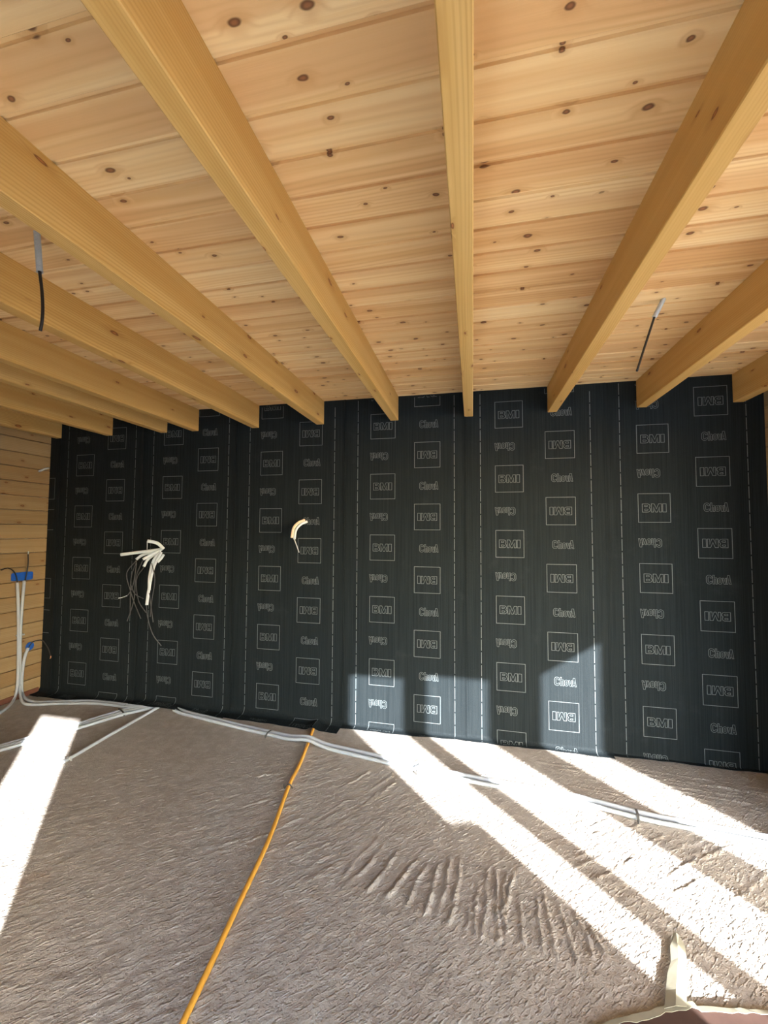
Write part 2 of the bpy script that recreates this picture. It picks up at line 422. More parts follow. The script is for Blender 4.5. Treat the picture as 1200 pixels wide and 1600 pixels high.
RIDGES = [[(-0.336, 1.986), (-0.433, 1.718)], [(-0.249, 1.954), (-0.356, 1.704)], [(-0.197, 1.94), (-0.275, 1.693)], [(-0.142, 1.971), (-0.196, 1.674)], [(-0.096, 2.0), (-0.138, 1.676)], [(-0.056, 2.009), (-0.092, 1.649)], [(-0.017, 1.826), (-0.032, 1.64)], [(0.068, 1.999), (0.024, 1.615)], [(0.104, 1.989), (0.082, 1.612)], [(0.144, 1.998), (0.102, 1.709)], [(0.167, 2.003), (0.113, 1.66)], [(0.179, 1.855), (0.173, 1.63)], [(0.249, 1.902), (0.246, 1.618)], [(0.288, 1.911), (0.277, 1.603)], [(0.333, 1.905), (0.346, 1.592)], [(0.377, 1.854), (0.418, 1.634)], [(0.422, 1.821), (0.458, 1.643)], [(-0.531, 1.865), (-0.553, 1.754)], [(-0.423, 1.986), (-0.493, 1.785)], [(0.018, 1.899), (0.001, 1.622)]]

# ------------------------------------------------------------------ the setting
T_W = 0.08
def wall_back():
    o = YB - T_W
    op = [(-0.70, -0.26, 1.51), (2.13, 2.612, 2.09), (2.72, 3.242, 2.13), (3.53, 3.982, None), (4.15, 5.65, 2.25), (5.75, 7.25, 2.25), (7.35, 8.85, 2.25)]  # openings shaped to the sun patches; wide bay ones added for fill light
    lst, x = [], XL - 0.15
    for a, b, top in op:
        lst.append((x, a, o, YB, -0.05, 2.75))
        if top:
            lst.append((a, b, o, YB, top, 2.75))
        x = b
    lst.append((x, XE + 0.15, o, YB, -0.05, 2.75))
    V, Fc = [], []
    for b in lst:
        v, f = box_data(*b, ofs=len(V))
        V += v
        Fc += f
    n = len(V)                       # unseen lintel, raked to slant the top of one sun patch
    a, b = 3.53, 3.982
    prof = [(a, 2.16), (b, 2.45), (b, 2.75), (a, 2.75)]
    V += [(p[0], o, p[1]) for p in prof] + [(p[0], YB, p[1]) for p in prof]
    Fc += [(n, n + 1, n + 2, n + 3), (n + 7, n + 6, n + 5, n + 4)] + [(n + i, n + 4 + i, n + 4 + (i + 1) % 4, n + (i + 1) % 4) for i in range(4)]
    return structure(link('wall_back', mesh('wall_back', V, Fc, M['plaster'])))
wall_back()
structure(boxes('ground', [(-30, 30, -40, YB - T_W, -0.25, -0.12), (-30, XL - 0.15, YB - T_W, 30, -0.25, -0.12), (XE + 0.15, 30, YB - T_W, 30, -0.25, -0.12)], M['earth']))
structure(boxes('wall_front', [(XL - 0.15, XR + 0.14, D + 0.006, D + 0.2, -0.05, 2.75)], M['backing']))
structure(boxes('added_bay_wall', [(XR + 0.14, XE + 0.15, 2.0, 2.15, -0.05, 2.75), (XE, XE + 0.15, YB - T_W, 2.0, -0.05, 2.75)], M['grey_wall']))  # unseen side bay added for fill light, grey to limit its bounce
ceiling = structure(boxes('ceiling', [(XL - 0.15, XE + 0.15, YB - T_W, D + 0.2, ZC + 0.0225, 2.80)], M['slab']))

# ceiling boards: each a board with a rebated near edge, joints over the beams
BEAM_X = [-3.847, -3.267, -2.686, -2.368, -1.790, -1.210, -0.596, -0.026, 0.565, 1.148, 1.724]
JOIN_X = BEAM_X + [2.31, 2.89, 3.47, 4.05, 4.63, 5.21, 5.79, 6.37, 6.95, 7.53, 8.11]
PITCH_B = 0.1297
B_PROF = [(0.0004, 0.0085), (0.0105, 0.0080), (0.0120, 0.0), (0.1262, 0.0), (0.1275, 0.0012), (0.1275, 0.0105), (0.1292, 0.0105), (0.1292, 0.020), (0.0004, 0.020)]
k0 = math.ceil((YB - 0.897) / PITCH_B) - 1
prev = set()
for k in range(k0, 40):
    y0 = 0.897 + PITCH_B * k
    if y0 > D - 0.004:
        break
    width = min(PITCH_B, D + 0.004 - y0)
    prof = B_PROF if width > PITCH_B - 1e-4 else [(min(y, width - 0.001), z) for y, z in B_PROF]
    while True:
        js, i = [], rng.randint(0, 3)
        while i < len(JOIN_X) - 1:
            js.append(i)
            i += rng.choice([2, 3, 3, 4])
        if not (set(js) & prev):
            break
    prev = set(js)
    xs = [XL] + [JOIN_X[j] for j in js] + [XE]
    for a, b in zip(xs[:-1], xs[1:]):
        me = prism_x('board', 0.0, b - a - 0.0012, prof, M['board'])
        link('board', me, None, ceiling, (a + 0.0006, y0, ZC + rng.uniform(-0.0006, 0.0006)))

# timber walls of horizontal planks
def planks(wall, x_face, side, y0, y1):
    hgt = 0.128
    z = 0.012
    i = 0
    V = []
    prof = [(0.0010, 0.008), (0.005, 0.0), (0.1225, 0.0), (0.1265, 0.008), (0.1265, 0.028), (0.0010, 0.028)]   # (z, depth behind face)
    L = y1 - y0
    n = len(prof)
    verts = [(side * d, 0.0, h) for h, d in prof] + [(side * d, L, h) for h, d in prof]
    faces = [tuple(range(n)), tuple(range(n, 2 * n))[::-1]] + [(i, n + i, n + (i + 1) % n, (i + 1) % n) for i in range(n)]
    me = mesh('plank', verts, faces, M['plank'])
    bm = bmesh.new()
    bm.from_mesh(me)
    bmesh.ops.recalc_face_normals(bm, faces=bm.faces)
    bm.to_mesh(me)
    bm.free()
    while z < ZC - 0.02:
        p = link('plank', me, None, wall, (x_face, y0, z))
        if z + hgt > ZC:
            p.scale.z = (ZC - z) / hgt
        z += hgt
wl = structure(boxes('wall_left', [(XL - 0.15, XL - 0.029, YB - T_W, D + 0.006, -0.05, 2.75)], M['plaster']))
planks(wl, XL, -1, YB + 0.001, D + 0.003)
wr = structure(boxes('wall_right', [(XR + 0.029, XR + 0.14, 2.0, D + 0.006, -0.05, 2.75)], M['plaster']))
planks(wr, XR, 1, 2.0, D + 0.004)
structure(boxes('baseboard_left', [(XL - 0.0, XL + 0.012, YB + 0.01, D - 0.02, 0.0, 0.045)], M['red']))

# floor slab: raked concrete, relief modelled
def vnoise(X, Y, cell, seed):
    g = np.random.default_rng(seed).random((257, 257))
    u, v = X / cell + 1000.0, Y / cell + 1000.0
    i, j = np.floor(u).astype(int), np.floor(v).astype(int)
    fu, fv = u - i, v - j
    fu, fv = fu * fu * (3 - 2 * fu), fv * fv * (3 - 2 * fv)
    i0, j0, i1, j1 = i % 257, j % 257, (i + 1) % 257, (j + 1) % 257
    return (g[i0, j0] * (1 - fu) + g[i1, j0] * fu) * (1 - fv) + (g[i0, j1] * (1 - fu) + g[i1, j1] * fu) * fv - 0.5

def floor_mesh():
    xs = np.concatenate([np.arange(-3.95, 1.70, 0.0075), np.arange(1.70, XE + 0.1, 0.1)])
    ys = np.concatenate([np.arange(YB - T_W, 0.85, 0.06), np.arange(0.85, D + 0.02, 0.0065)])
    xs[0] = XL - 0.1
    X, Y = np.meshgrid(xs, ys, indexing='ij')
    # short trowel flecks: stretched noise whose direction turns across the slab
    ang = 0.62 + 0.55 * np.clip((X + 1.2) / 1.4, 0, 1) + 0.35 * vnoise(X, Y, 0.9, 5)
    Z = np.zeros_like(X)
    for a0, amp, c1, c2, sd in ((0.62, 0.0028, 0.085, 0.014, 1), (1.15, 0.0028, 0.085, 0.014, 2), (0.9, 0.0018, 0.030, 0.014, 3)):
        U = X * math.cos(a0) + Y * math.sin(a0)
        W = -X * math.sin(a0) + Y * math.cos(a0)
        n = vnoise(U, W, 1.0, sd) * 0
        n = vnoise(U / c1, W / c2, 1.0, sd)
        w = np.exp(-((ang - a0) / 0.35) ** 2) if sd < 3 else 1.0
        patch = np.clip(vnoise(X, Y, 0.55, 40 + sd) * 2.2 + 0.55, 0.15, 1.0)
        Z += amp * np.clip(n, -0.2, 0.5) * w * patch
    Z += 0.004 * vnoise(X, Y, 0.30, 8) + 0.006 * vnoise(X, Y, 0.9, 9) + 0.0020 * vnoise(X, Y, 0.024, 10) + 0.0014 * vnoise(X, Y, 0.0135, 12)
    def ridge(p, q, h, w, sd):
        p, q = np.array(p), np.array(q)
        L = np.linalg.norm(q - p)
        d = (q - p) / L
        m = (X > min(p[0], q[0]) - 0.08) & (X < max(p[0], q[0]) + 0.08) & (Y > min(p[1], q[1]) - 0.08) & (Y < max(p[1], q[1]) + 0.08)
        x, y = X[m] - p[0], Y[m] - p[1]
        s = x * d[0] + y * d[1]
        t = -x * d[1] + y * d[0] + 0.016 * vnoise(s, s * 0 + sd, 0.07, sd) + 0.008 * vnoise(s, s * 0 + sd, 0.02, sd + 1)
        ends = np.clip(s / 0.09, 0, 1) * np.clip((L - s) / 0.012, 0, 1)
        prof = np.exp(-(t / w) ** 2) - 0.12 * np.exp(-((np.abs(t) - 2.2 * w) / w) ** 2)
        Z[m] += h * prof * ends * (0.8 + 0.8 * vnoise(s, t, 0.03, sd + 2))
    for i, (p, q) in enumerate(RIDGES):
        ridge(p, q, 0.011 if i < 6 else 0.008, 0.0075 if i < 6 else 0.0055, 50 + 3 * i)
    rs = random.Random(3)
    for i in range(70):       # raked strokes around the orange conduit
        cx, cy = rs.uniform(-1.25, -0.45), rs.uniform(1.75, 2.5)
        a = 0.62 + 0.5 * (cx + 1.2) / 0.75 + rs.uniform(-0.12, 0.12)
        l = rs.uniform(0.03, 0.13)
        ridge((cx - l * math.cos(a), cy - l * math.sin(a)), (cx + l * math.cos(a), cy + l * math.sin(a)), rs.uniform(0.0015, 0.005), 0.0055, 200 + i)
    for i in range(26):       # strokes in the sunlit part
        cx, cy = rs.uniform(0.35, 1.35), rs.uniform(2.0, 2.4)
        a = 0.64 + rs.uniform(-0.1, 0.1)
        l = rs.uniform(0.06, 0.2)
        ridge((cx - l * math.cos(a), cy - l * math.sin(a)), (cx + l * math.cos(a), cy + l * math.sin(a)), rs.uniform(0.002, 0.005), 0.0055, 300 + i)
    for i in range(34):       # fine combing along the membrane wall
        cx, cy = rs.uniform(0.6, 1.6), rs.uniform(2.58, 2.98)
        a = -0.10 + rs.uniform(-0.05, 0.05)
        l = rs.uniform(0.1, 0.3)
        ridge((cx - l * math.cos(a), cy - l * math.sin(a)), (cx + l * math.cos(a), cy + l * math.sin(a)), rs.uniform(0.002, 0.0045), 0.006, 400 + i)
    Z -= Z.mean()
    Z *= np.clip((D - Y) / 0.2, 0.15, 1)
    Z = np.where(X > 1.7, Z * 0.3, Z)
    Z -= 0.002
    nx, ny = X.shape
    co = np.stack([X.ravel(), Y.ravel(), Z.ravel()], 1).astype(np.float32)
    idx = np.arange(nx * ny).reshape(nx, ny)
    q = np.stack([idx[:-1, :-1], idx[1:, :-1], idx[1:, 1:], idx[:-1, 1:]], -1).reshape(-1, 4)
    me = bpy.data.meshes.new('floor')
    me.vertices.add(len(co))
    me.vertices.foreach_set('co', co.ravel())
    me.loops.add(q.size)
    me.loops.foreach_set('vertex_index', q.ravel().astype(np.int32))
    me.polygons.add(len(q))
    me.polygons.foreach_set('loop_start', np.arange(0, q.size, 4, dtype=np.int32))
    me.polygons.foreach_set('use_smooth', np.ones(len(q), dtype=bool))
    me.update(calc_edges=True)
    me.validate()
    me.materials.append(M['concrete'])
    return me
structure(link('floor', floor_mesh()))
structure(boxes('subfloor', [(XL - 0.1, XE + 0.1, YB - T_W, D + 0.1, -0.2, -0.03)], M['concrete']))

# ------------------------------------------------------------------ ceiling beams
BEAM_LABEL = [
    'timber ceiling beam tight against the left plank wall',
    'second ceiling beam out from the left plank wall',
    'ceiling beam set unusually close beside its right neighbour, third from left wall',
    'ceiling beam fourth from the left wall, close beside the third',
    'ceiling beam seen directly behind the left hanging black cable',
    'long ceiling beam just right of the left hanging cable',
    'broad diagonal ceiling beam immediately left of the central beam',
    'central ceiling beam seen from straight below, running vertically in view',
    'broad diagonal ceiling beam immediately right of the central beam',
    'ceiling beam just right of the right hanging cable',
    'rightmost ceiling beam, tight against the right plank wall']
def beam_mesh():
    w, h, L, c = BEAM_W / 2, BEAM_H, D - 0.008 - (YB + 0.001), 0.003
    prof = [(-w + c, 0), (w - c, 0), (w, c), (w, h), (-w, h), (-w, c)]
    n = len(prof)
    ts = [0.0, L]
    V = [(x, t, z) for t in ts for x, z in prof]
    Fc = [tuple(range(n)), tuple(range(n, 2 * n))[::-1]] + [(i, n + i, n + (i + 1) % n, (i + 1) % n) for i in range(n)]
    me = mesh('ceiling_beam', V, Fc, M['beam'])
    bm = bmesh.new()
    bm.from_mesh(me)
    bmesh.ops.recalc_face_normals(bm, faces=bm.faces)
    bm.to_mesh(me)
    bm.free()
    return me
bme = beam_mesh()
for x, lab in zip(BEAM_X, BEAM_LABEL):
    tag(link('ceiling_beam', bme, None, None, (x, YB + 0.001, BEAM_Z)), lab, 'beam', 'ceiling beams')

# ------------------------------------------------------------------ bitumen membrane sheets with their print
R_C = 0.05
class Sheet:
    def __init__(s, x0, x1, f0, f1, yl=D, yr=D - 0.009):
        s.R = min(0.05, f0 - 0.009, f1 - 0.009)
        s.x0, s.x1, s.f0, s.f1, s.yl, s.yr = x0, x1, f0, f1, yl, yr
    def f(s, x):
        u = (x - s.x0) / (s.x1 - s.x0)
        return s.f0 + (s.f1 - s.f0) * u + 0.005 * math.sin(9.0 * x) + 0.003 * math.sin(31 * x + 2)
    def end(s, x):
        f = s.f(x)
        if f >= s.R:
            return s.R - math.pi * s.R / 2 - (f - s.R)
        return s.R - s.R * math.acos(max(-1, 1 - f / s.R))
    def P(s, x, v, d=0.0):
        u = (x - s.x0) / (s.x1 - s.x0)
        yb = s.yl + (s.yr - s.yl) * min(1.0, u * 1.4) - 0.006 * max(0.0, (u - 0.965) / 0.035) ** 2
        if v >= s.R:
            return (x, yb - d, v)
        a = (s.R - v) / s.R
        zf = 0.0065 + 0.022 * (min(1.0, max(0.0, (x + 2.92) / 0.05)) * min(1.0, max(0.0, (-2.32 - x) / 0.12)) + math.exp(-((x + 1.19) / 0.035) ** 2))
        if a <= math.pi / 2:
            return (x, yb - s.R + (s.R - d) * math.cos(a), zf + s.R - (s.R - d) * math.sin(a) - zf * (1 - a / (math.pi / 2)))
        return (x, yb - s.R - ((s.R - v) - math.pi * s.R / 2), zf + d)
    def mesh(s):
        nx, n1, n2 = 60, 12, 16
        V, Fc = [], []
        rows = n1 + n2 + 1
        for side in (0, 1):
            for i in range(nx + 1):
                x = s.x0 + (s.x1 - s.x0) * i / nx
                e = s.end(x)
                vs_ = [2.572 + (s.R - 2.572) * k / n1 for k in range(n1)] + [s.R + (e - s.R) * k / n2 for k in range(n2 + 1)]
                for v in vs_:
                    V.append(s.P(x, v, -0.0035 if side else 0.0))
        o = rows * (nx + 1)
        for i in range(nx):
            for k in range(rows - 1):
                a, b = i * rows + k, (i + 1) * rows + k
                Fc.append((a, a + 1, b + 1, b))
                Fc.append((o + a, o + b, o + b + 1, o + a + 1))
        for i in range(nx):
            for k in (0, rows - 1):
                a, b = i * rows + k, (i + 1) * rows + k
                Fc.append((a, b, o + b, o + a))
        for k in range(rows - 1):
            for i in (0, nx):
                a = i * rows + k
                Fc.append((a, a + 1, o + a + 1, o + a))
        me = mesh('membrane_sheet', V, Fc, M['membrane'])
        bm = bmesh.new()
        bm.from_mesh(me)
        bmesh.ops.recalc_face_normals(bm, faces=bm.faces)
        for fc in bm.faces:
            fc.smooth = True
        for ed in bm.edges:
            if len(ed.link_faces) == 2 and ed.calc_face_angle(0) > 0.9:
                ed.smooth = False
        bm.to_mesh(me)
        bm.free()
        return me

def strip(pts, w, closed=True):
    """outline of constant width along a polyline in the (u, v) plane -> quads of 2-D points"""
    n = len(pts)
    P = [Vector(p) for p in pts]
    off = []
    for i in range(n):
        a = P[(i - 1) % n] if (closed or i) else P[i]
        b = P[i]
        c = P[(i + 1) % n] if (closed or i < n - 1) else P[i]
        d1 = (b - a).normalized() if (b - a).length > 1e-9 else (c - b).normalized()
        d2 = (c - b).normalized() if (c - b).length > 1e-9 else d1
        n1, n2 = Vector((-d1.y, d1.x)), Vector((-d2.y, d2.x))
        m = n1 + n2
        m = m.normalized() if m.length > 1e-6 else n1
        k = min(1.8, 1 / max(0.3, m.dot(n1)))
        off.append((b + m * (w / 2 * k), b - m * (w / 2 * k)))
    q = []
    for i in range(n if closed else n - 1):
        j = (i + 1) % n
        q.append((off[i][0], off[i][1], off[j][1], off[j][0]))
    return q

def arc(cx, cy, rx, ry, a0, a1, n=7):
    return [(cx + rx * math.cos(math.radians(a0 + (a1 - a0) * k / n)), cy + ry * math.sin(math.radians(a0 + (a1 - a0) * k / n))) for k in range(n + 1)]

LW = 0.0028
def glyph_bmi():
    q = []
    s = 0.098
    q += strip([(-s, -s), (s, -s), (s, s), (-s, s)], 0.0034)
    h = 0.028
    x = -0.0735
    q += strip([(x, -h)] + arc(x + 0.033, -h + 0.0155, 0.0175, 0.0155, -90, 55) + arc(x + 0.031, h - 0.014, 0.0165, 0.014, -40, 90) + [(x, h)], LW)
    q += strip([(x + 0.015, -h + 0.010), (x + 0.032, -h + 0.011), (x + 0.036, -h + 0.0155), (x + 0.032, -h + 0.020), (x + 0.015, -h + 0.021)], LW * 0.85)
    q += strip([(x + 0.015, h - 0.019), (x + 0.030, h - 0.018), (x + 0.034, h - 0.014), (x + 0.030, h - 0.010), (x + 0.015, h - 0.009)], LW * 0.85)
    x = -0.0175
    w = 0.062
    q += strip([(x, -h), (x + 0.013, -h), (x + 0.013, h - 0.020), (x + 0.025, -h), (x + 0.037, -h), (x + w - 0.013, h - 0.020), (x + w - 0.013, -h), (x + w, -h), (x + w, h), (x + w - 0.018, h), (x + w / 2, -h + 0.022), (x + 0.018, h), (x, h)], LW)
    x = 0.0515
    q += strip([(x, -h), (x + 0.0215, -h), (x + 0.0215, h), (x, h)], LW)
    return q

def glyph_word():
    q = []
    w = LW * 0.8
    h = 0.029
    x = -0.0705
    q += strip(arc(x + 0.017, 0.012, 0.017, 0.017, -5, 180) + arc(x + 0.017, -0.012, 0.017, 0.017, 180, 365) + [(x + 0.024, -0.012)] + arc(x + 0.017, -0.012, 0.0065, 0.006, 360, 180, 4) + arc(x + 0.017, 0.012, 0.0065, 0.006, 180, 0, 4) + [(x + 0.024, 0.010)], w)
    x = -0.0325
    q += strip([(x, -h), (x + 0.009, -h), (x + 0.009, 0.001), (x + 0.0125, 0.004), (x + 0.016, 0.001), (x + 0.016, -h), (x + 0.025, -h), (x + 0.025, 0.006)] + arc(x + 0.0185, 0.006, 0.0065, 0.007, 0, 120, 4) + [(x + 0.009, 0.010), (x + 0.009, h), (x, h)], w)
    x = -0.0045
    q += strip(arc(x + 0.0125, 0.000, 0.0125, 0.013, 0, 180, 5) + arc(x + 0.0125, -0.016, 0.0125, 0.013, 180, 360, 5), w)
    q += strip([(x + 0.009, 0.000), (x + 0.0125, 0.004), (x + 0.016, 0.000), (x + 0.016, -0.017), (x + 0.0125, -0.020), (x + 0.009, -0.017)], w * 0.8)
    x = 0.0215
    q += strip([(x, 0.012), (x + 0.009, 0.012), (x + 0.0135, -0.013), (x + 0.018, 0.012), (x + 0.0255, 0.012), (x + 0.017, -h), (x + 0.0095, -h)], w)
    x = 0.0435
    q += strip([(x, -h), (x + 0.009, -h), (x + 0.0105, -h + 0.012), (x + 0.0175, -h + 0.012), (x + 0.019, -h), (x + 0.028, -h), (x + 0.0195, h), (x + 0.0085, h)], w)
    q += strip([(x + 0.0112, -0.008), (x + 0.0168, -0.008), (x + 0.014, 0.012)], w * 0.8)
    return q

def flat_mesh(name, quads):
    V, Fc = [], []
    for qd in quads:
        n = len(V)
        V += [(p.x, 0.0, p.y) for p in qd]
        Fc.append((n, n + 1, n + 2, n + 3))
    return mesh(name, V, Fc, M['print'])

def subdivide_quads(quads, maxlen=0.012):
    out = []
    for a, b, c, d in quads:
        n = max(1, int(max((d - a).length, (c - b).length) / maxlen))
        for k in range(n):
            t0, t1 = k / n, (k + 1) / n
            out.append((a.lerp(d, t0), b.lerp(c, t0), b.lerp(c, t1), a.lerp(d, t1)))
    return out

def bent_mesh(name, quads, sh, cx, cz, rot, zmax=2.552):
    V, Fc = [], []
    sg = -1 if rot else 1
    for qd in subdivide_quads(quads):
        pts = [(cx + sg * p.x, cz + sg * p.y) for p in qd]
        if any(v < sh.end(x) + 0.003 or v > zmax or x < sh.x0 or x > sh.x1 for x, v in pts):
            continue
        n = len(V)
        V += [sh.P(x, v, 0.0014) for x, v in pts]
        Fc.append((n, n + 1, n + 2, n + 3))
    if not Fc:
        return None
    return mesh(name, V, Fc, M['print'])

def pieces(nm, quads):
    if nm == 'printed_word':
        xs = [-0.034, -0.006, 0.020, 0.0425, 1.0]
        rest = quads
        out = []
    else:
        xs = [-0.020, 0.048, 1.0]
        out = [('printed_frame', quads[:4])]
        rest = quads[4:]
    lo = -1.0
    for hi in xs:
        sel = [q for q in rest if lo < sum(p.x for p in q) / 4 <= hi]
        if sel:
            out.append(('printed_letter', sel))
        lo = hi
    return out

GB, GW = glyph_bmi(), glyph_word()
ME_B, ME_W = flat_mesh('printed_square', GB), flat_mesh('printed_word', GW)
PZ = 0.4765
SHEETS = [  # x0, x1, toe left, toe right, first line x, column x, upright square z, second column x, turned square z, label
    (-3.832, -2.890, 0.112, 0.115, -3.731, -3.528, 2.102, -3.179, 2.339, 'first full black membrane sheet from the left wall'),
    (-2.905, -1.962, 0.102, 0.102, -2.791, -2.584, 2.355, -2.231, 2.114, 'black membrane sheet the white conduit cluster comes out of'),
    (-1.977, -0.993, 0.103, 0.142, -1.8395, -1.636, 2.064, -1.288, 1.820, 'black membrane sheet the short cream conduit comes out of, toe over orange pipe'),
    (-1.008, -0.047, 0.072, 0.038, -0.891, -0.687, 2.329, -0.338, 2.090, 'black membrane sheet just left of the central beam, sunlit along its foot'),
    (-0.062, 0.918, 0.045, 0.047, 0.058, 0.263, 2.369, 0.612, 2.130, 'black membrane sheet with the brightest, tallest sun patch'),
    (0.903, XR, 0.026, 0.022, 1.0057, 1.209, 2.148, 1.561, 2.388, 'rightmost black membrane sheet, fully in shade, beside the right wall')]
for (x0, x1, f0, f1, lx, cl_, zl, cr, zr, lab) in SHEETS:
    sh = Sheet(x0, x1, f0, f1)
    so = tag(link('membrane_sheet', sh.mesh()), lab, 'membrane', 'membrane sheets on the back wall')
    for cx, zref, rot in ((cl_, zl, False), (cr, zr, True)):
        for k in range(-14, 14):
            for half, GQ, ME, nm, dx in ((0, GB, ME_B, 'printed_square', 0.0), (1, GW, ME_W, 'printed_word', 0.012 if rot else -0.030)):
                z = zref + PZ * (k + 0.5 * half)
                if z < -0.14 or z > 2.65:
                    continue
                turned = rot if half == 0 else (not rot)
                ext = 0.1 if half == 0 else 0.03
                if z - ext > R_C + 0.002 and z + ext < 2.55:
                    p = link(nm, ME, None, so, (cx + dx, sh.P(cx + dx, z)[1] - 0.0018, z))
                    if turned:
                        p.rotation_euler = (0, math.pi, 0)
                else:
                    for nm2, qs in pieces(nm, GQ):       # print running over the toe or under the ceiling: each stroke left in view
                        me = bent_mesh(nm2, qs, sh, cx + dx, z, turned)
                        if me:
                            link(nm2, me, None, so)
    for x in (lx, lx + 0.757):
        q, z = [], 2.55 - rng.uniform(0, 0.05)
        while z > sh.end(x) + 0.01:
            z2 = max(z - 0.080, sh.end(x) + 0.005)
            q.append((Vector((-0.0021, z)), Vector((0.0021, z)), Vector((0.0021, z2)), Vector((-0.0021, z2))))
            z = z2 - 0.011
        me = bent_mesh('printed_dashed_line', q, sh, x, 0.0, False)
        link('printed_dashed_line', me, None, so)
# narrow offcut in the corner, its print turned a quarter
sh = Sheet(XL + 0.001, -3.818, 0.10, 0.112, D - 0.001, D - 0.004)
so = tag(link('membrane_sheet', sh.mesh()), 'narrow strip of black membrane filling the left wall corner', 'membrane', 'membrane sheets on the back wall')
q = []
for z0, z1 in ((1.79, 1.99), (0.86, 1.045)):
    q += strip([(-3.94, z0), (-3.872, z0), (-3.872, z1), (-3.94, z1)], 0.0034, closed=False)
for z in (1.69, 1.50, 0.75, 0.54):
    q += strip([(-3.94, z), (-3.868, z)], 0.0042, closed=False)
link('printed_lines', bent_mesh('printed_lines', q, sh, 0, 0, False), None, so)

# ------------------------------------------------------------------ conduits and cables on the floor
def hump(pts, x0, h, w=0.10):
    out = catmull(pts, 0.04)
    return [(p.x, p.y, p.z + h * math.exp(-((p.x - x0) / w) ** 2)) for p in out]
tag(link('conduit', tube_mesh('conduit', hump(BUN1, -1.155, 0.024), 0.0125, M['conduit'], 12)), 'long smooth grey conduit along the membrane wall, the one nearer the wall', 'conduit', 'long floor conduits')
tag(link('conduit', tube_mesh('conduit', hump(BUN2, -1.14, 0.024), 0.0125, M['conduit'], 12, rib=(0.007, 0.0018))), 'long ribbed grey conduit along the membrane wall, the one nearer the viewer', 'conduit', 'long floor conduits')
tag(link('conduit', tube_mesh('conduit', ORG, 0.0105, M['orange'], 12)), 'orange conduit running from the membrane toe to the bottom edge', 'conduit')
lab = ['uppermost of three parallel conduits crossing the left sun patch', 'middle of three parallel conduits crossing the left sun patch', 'lowest of three parallel conduits crossing the left sun patch']
for p, l in zip(PL, lab):
    tag(link('conduit', tube_mesh('conduit', p, 0.0115, M['conduit'], 12)), l, 'conduit', 'three parallel conduits on the left')
tag(link('conduit', tube_mesh('conduit', SL, 0.0115, M['conduit'], 12)), 'single grey conduit running from membrane toe to left edge of floor', 'conduit')

def clip(pos, direc, half, height, label, mat='clip'):
    """saddle strap over the conduits plus its fixing nail"""
    root = empty('pipe_clip', (pos[0], pos[1], 0.0))
    d = Vector((direc[0], direc[1], 0)).normalized()
    s = Vector((-d.y, d.x, 0))
    path = [s * (-half - 0.012) + Vector((0, 0, 0.003)), s * (-half - 0.004) + Vector((0, 0, height * 0.55)), s * (-half * 0.6) + Vector((0, 0, height)), s * (half * 0.6) + Vector((0, 0, height)), s * (half + 0.004) + Vector((0, 0, height * 0.55)), s * (half + 0.012) + Vector((0, 0, 0.003))]
    P = catmull(path, 0.008)
    V, Fc = [], []
    for p in P:
        for a, z in ((-0.006, 0), (0.006, 0), (0.006, 0.002), (-0.006, 0.002)):
            V.append(p + d * a + Vector((0, 0, z)))
    for i in range(len(P) - 1):
        for k in range(4):
            a, b = i * 4 + k, i * 4 + (k + 1) % 4
            Fc.append((a, b, b + 4, a + 4))
    link('strap', mesh('strap', V, Fc, M[mat]), None, root)
    link('nail', tube_mesh('nail', [s * (-half - 0.014) + Vector((0, 0, -0.002)), s * (-half - 0.016) + Vector((0, 0, 0.014)), s * (-half - 0.017) + Vector((0, 0, 0.026))], 0.003, M['clip'], 8, hollow=False), None, root)
    return tag(root, label, 'pipe clip', 'conduit clips')
clip(CLIPS[0], (0.99, -0.18), 0.034, 0.026, 'clip on the long conduit pair left of the orange conduit')
clip(CLIPS[1], (0.98, -0.17), 0.036, 0.026, 'clip on the long conduit pair at the left edge of the sunlit floor', 'clip_l')
clip(CLIPS[2], (0.98, -0.16), 0.036, 0.026, 'dark clip on the long conduit pair at right, in the shadow stripe')
clip(CLIPO[0], (0.15, -1.0), 0.011, 0.023, 'small clip holding the orange conduit')
clip(CLIPL[0], (-0.55, -1.0), 0.052, 0.025, 'clip across the three parallel conduits near the membrane')
clip(CLIPL[1], (0.0, -1.0), 0.012, 0.025, 'clip on the single left conduit', 'clip_l')

# ------------------------------------------------------------------ left wall: conduits, blue back boxes, cables
def lift(pts, r=0.0115):
    return [(max(x, XL + r + 0.001), y, max(z, r + 0.001)) for x, y, z in pts]

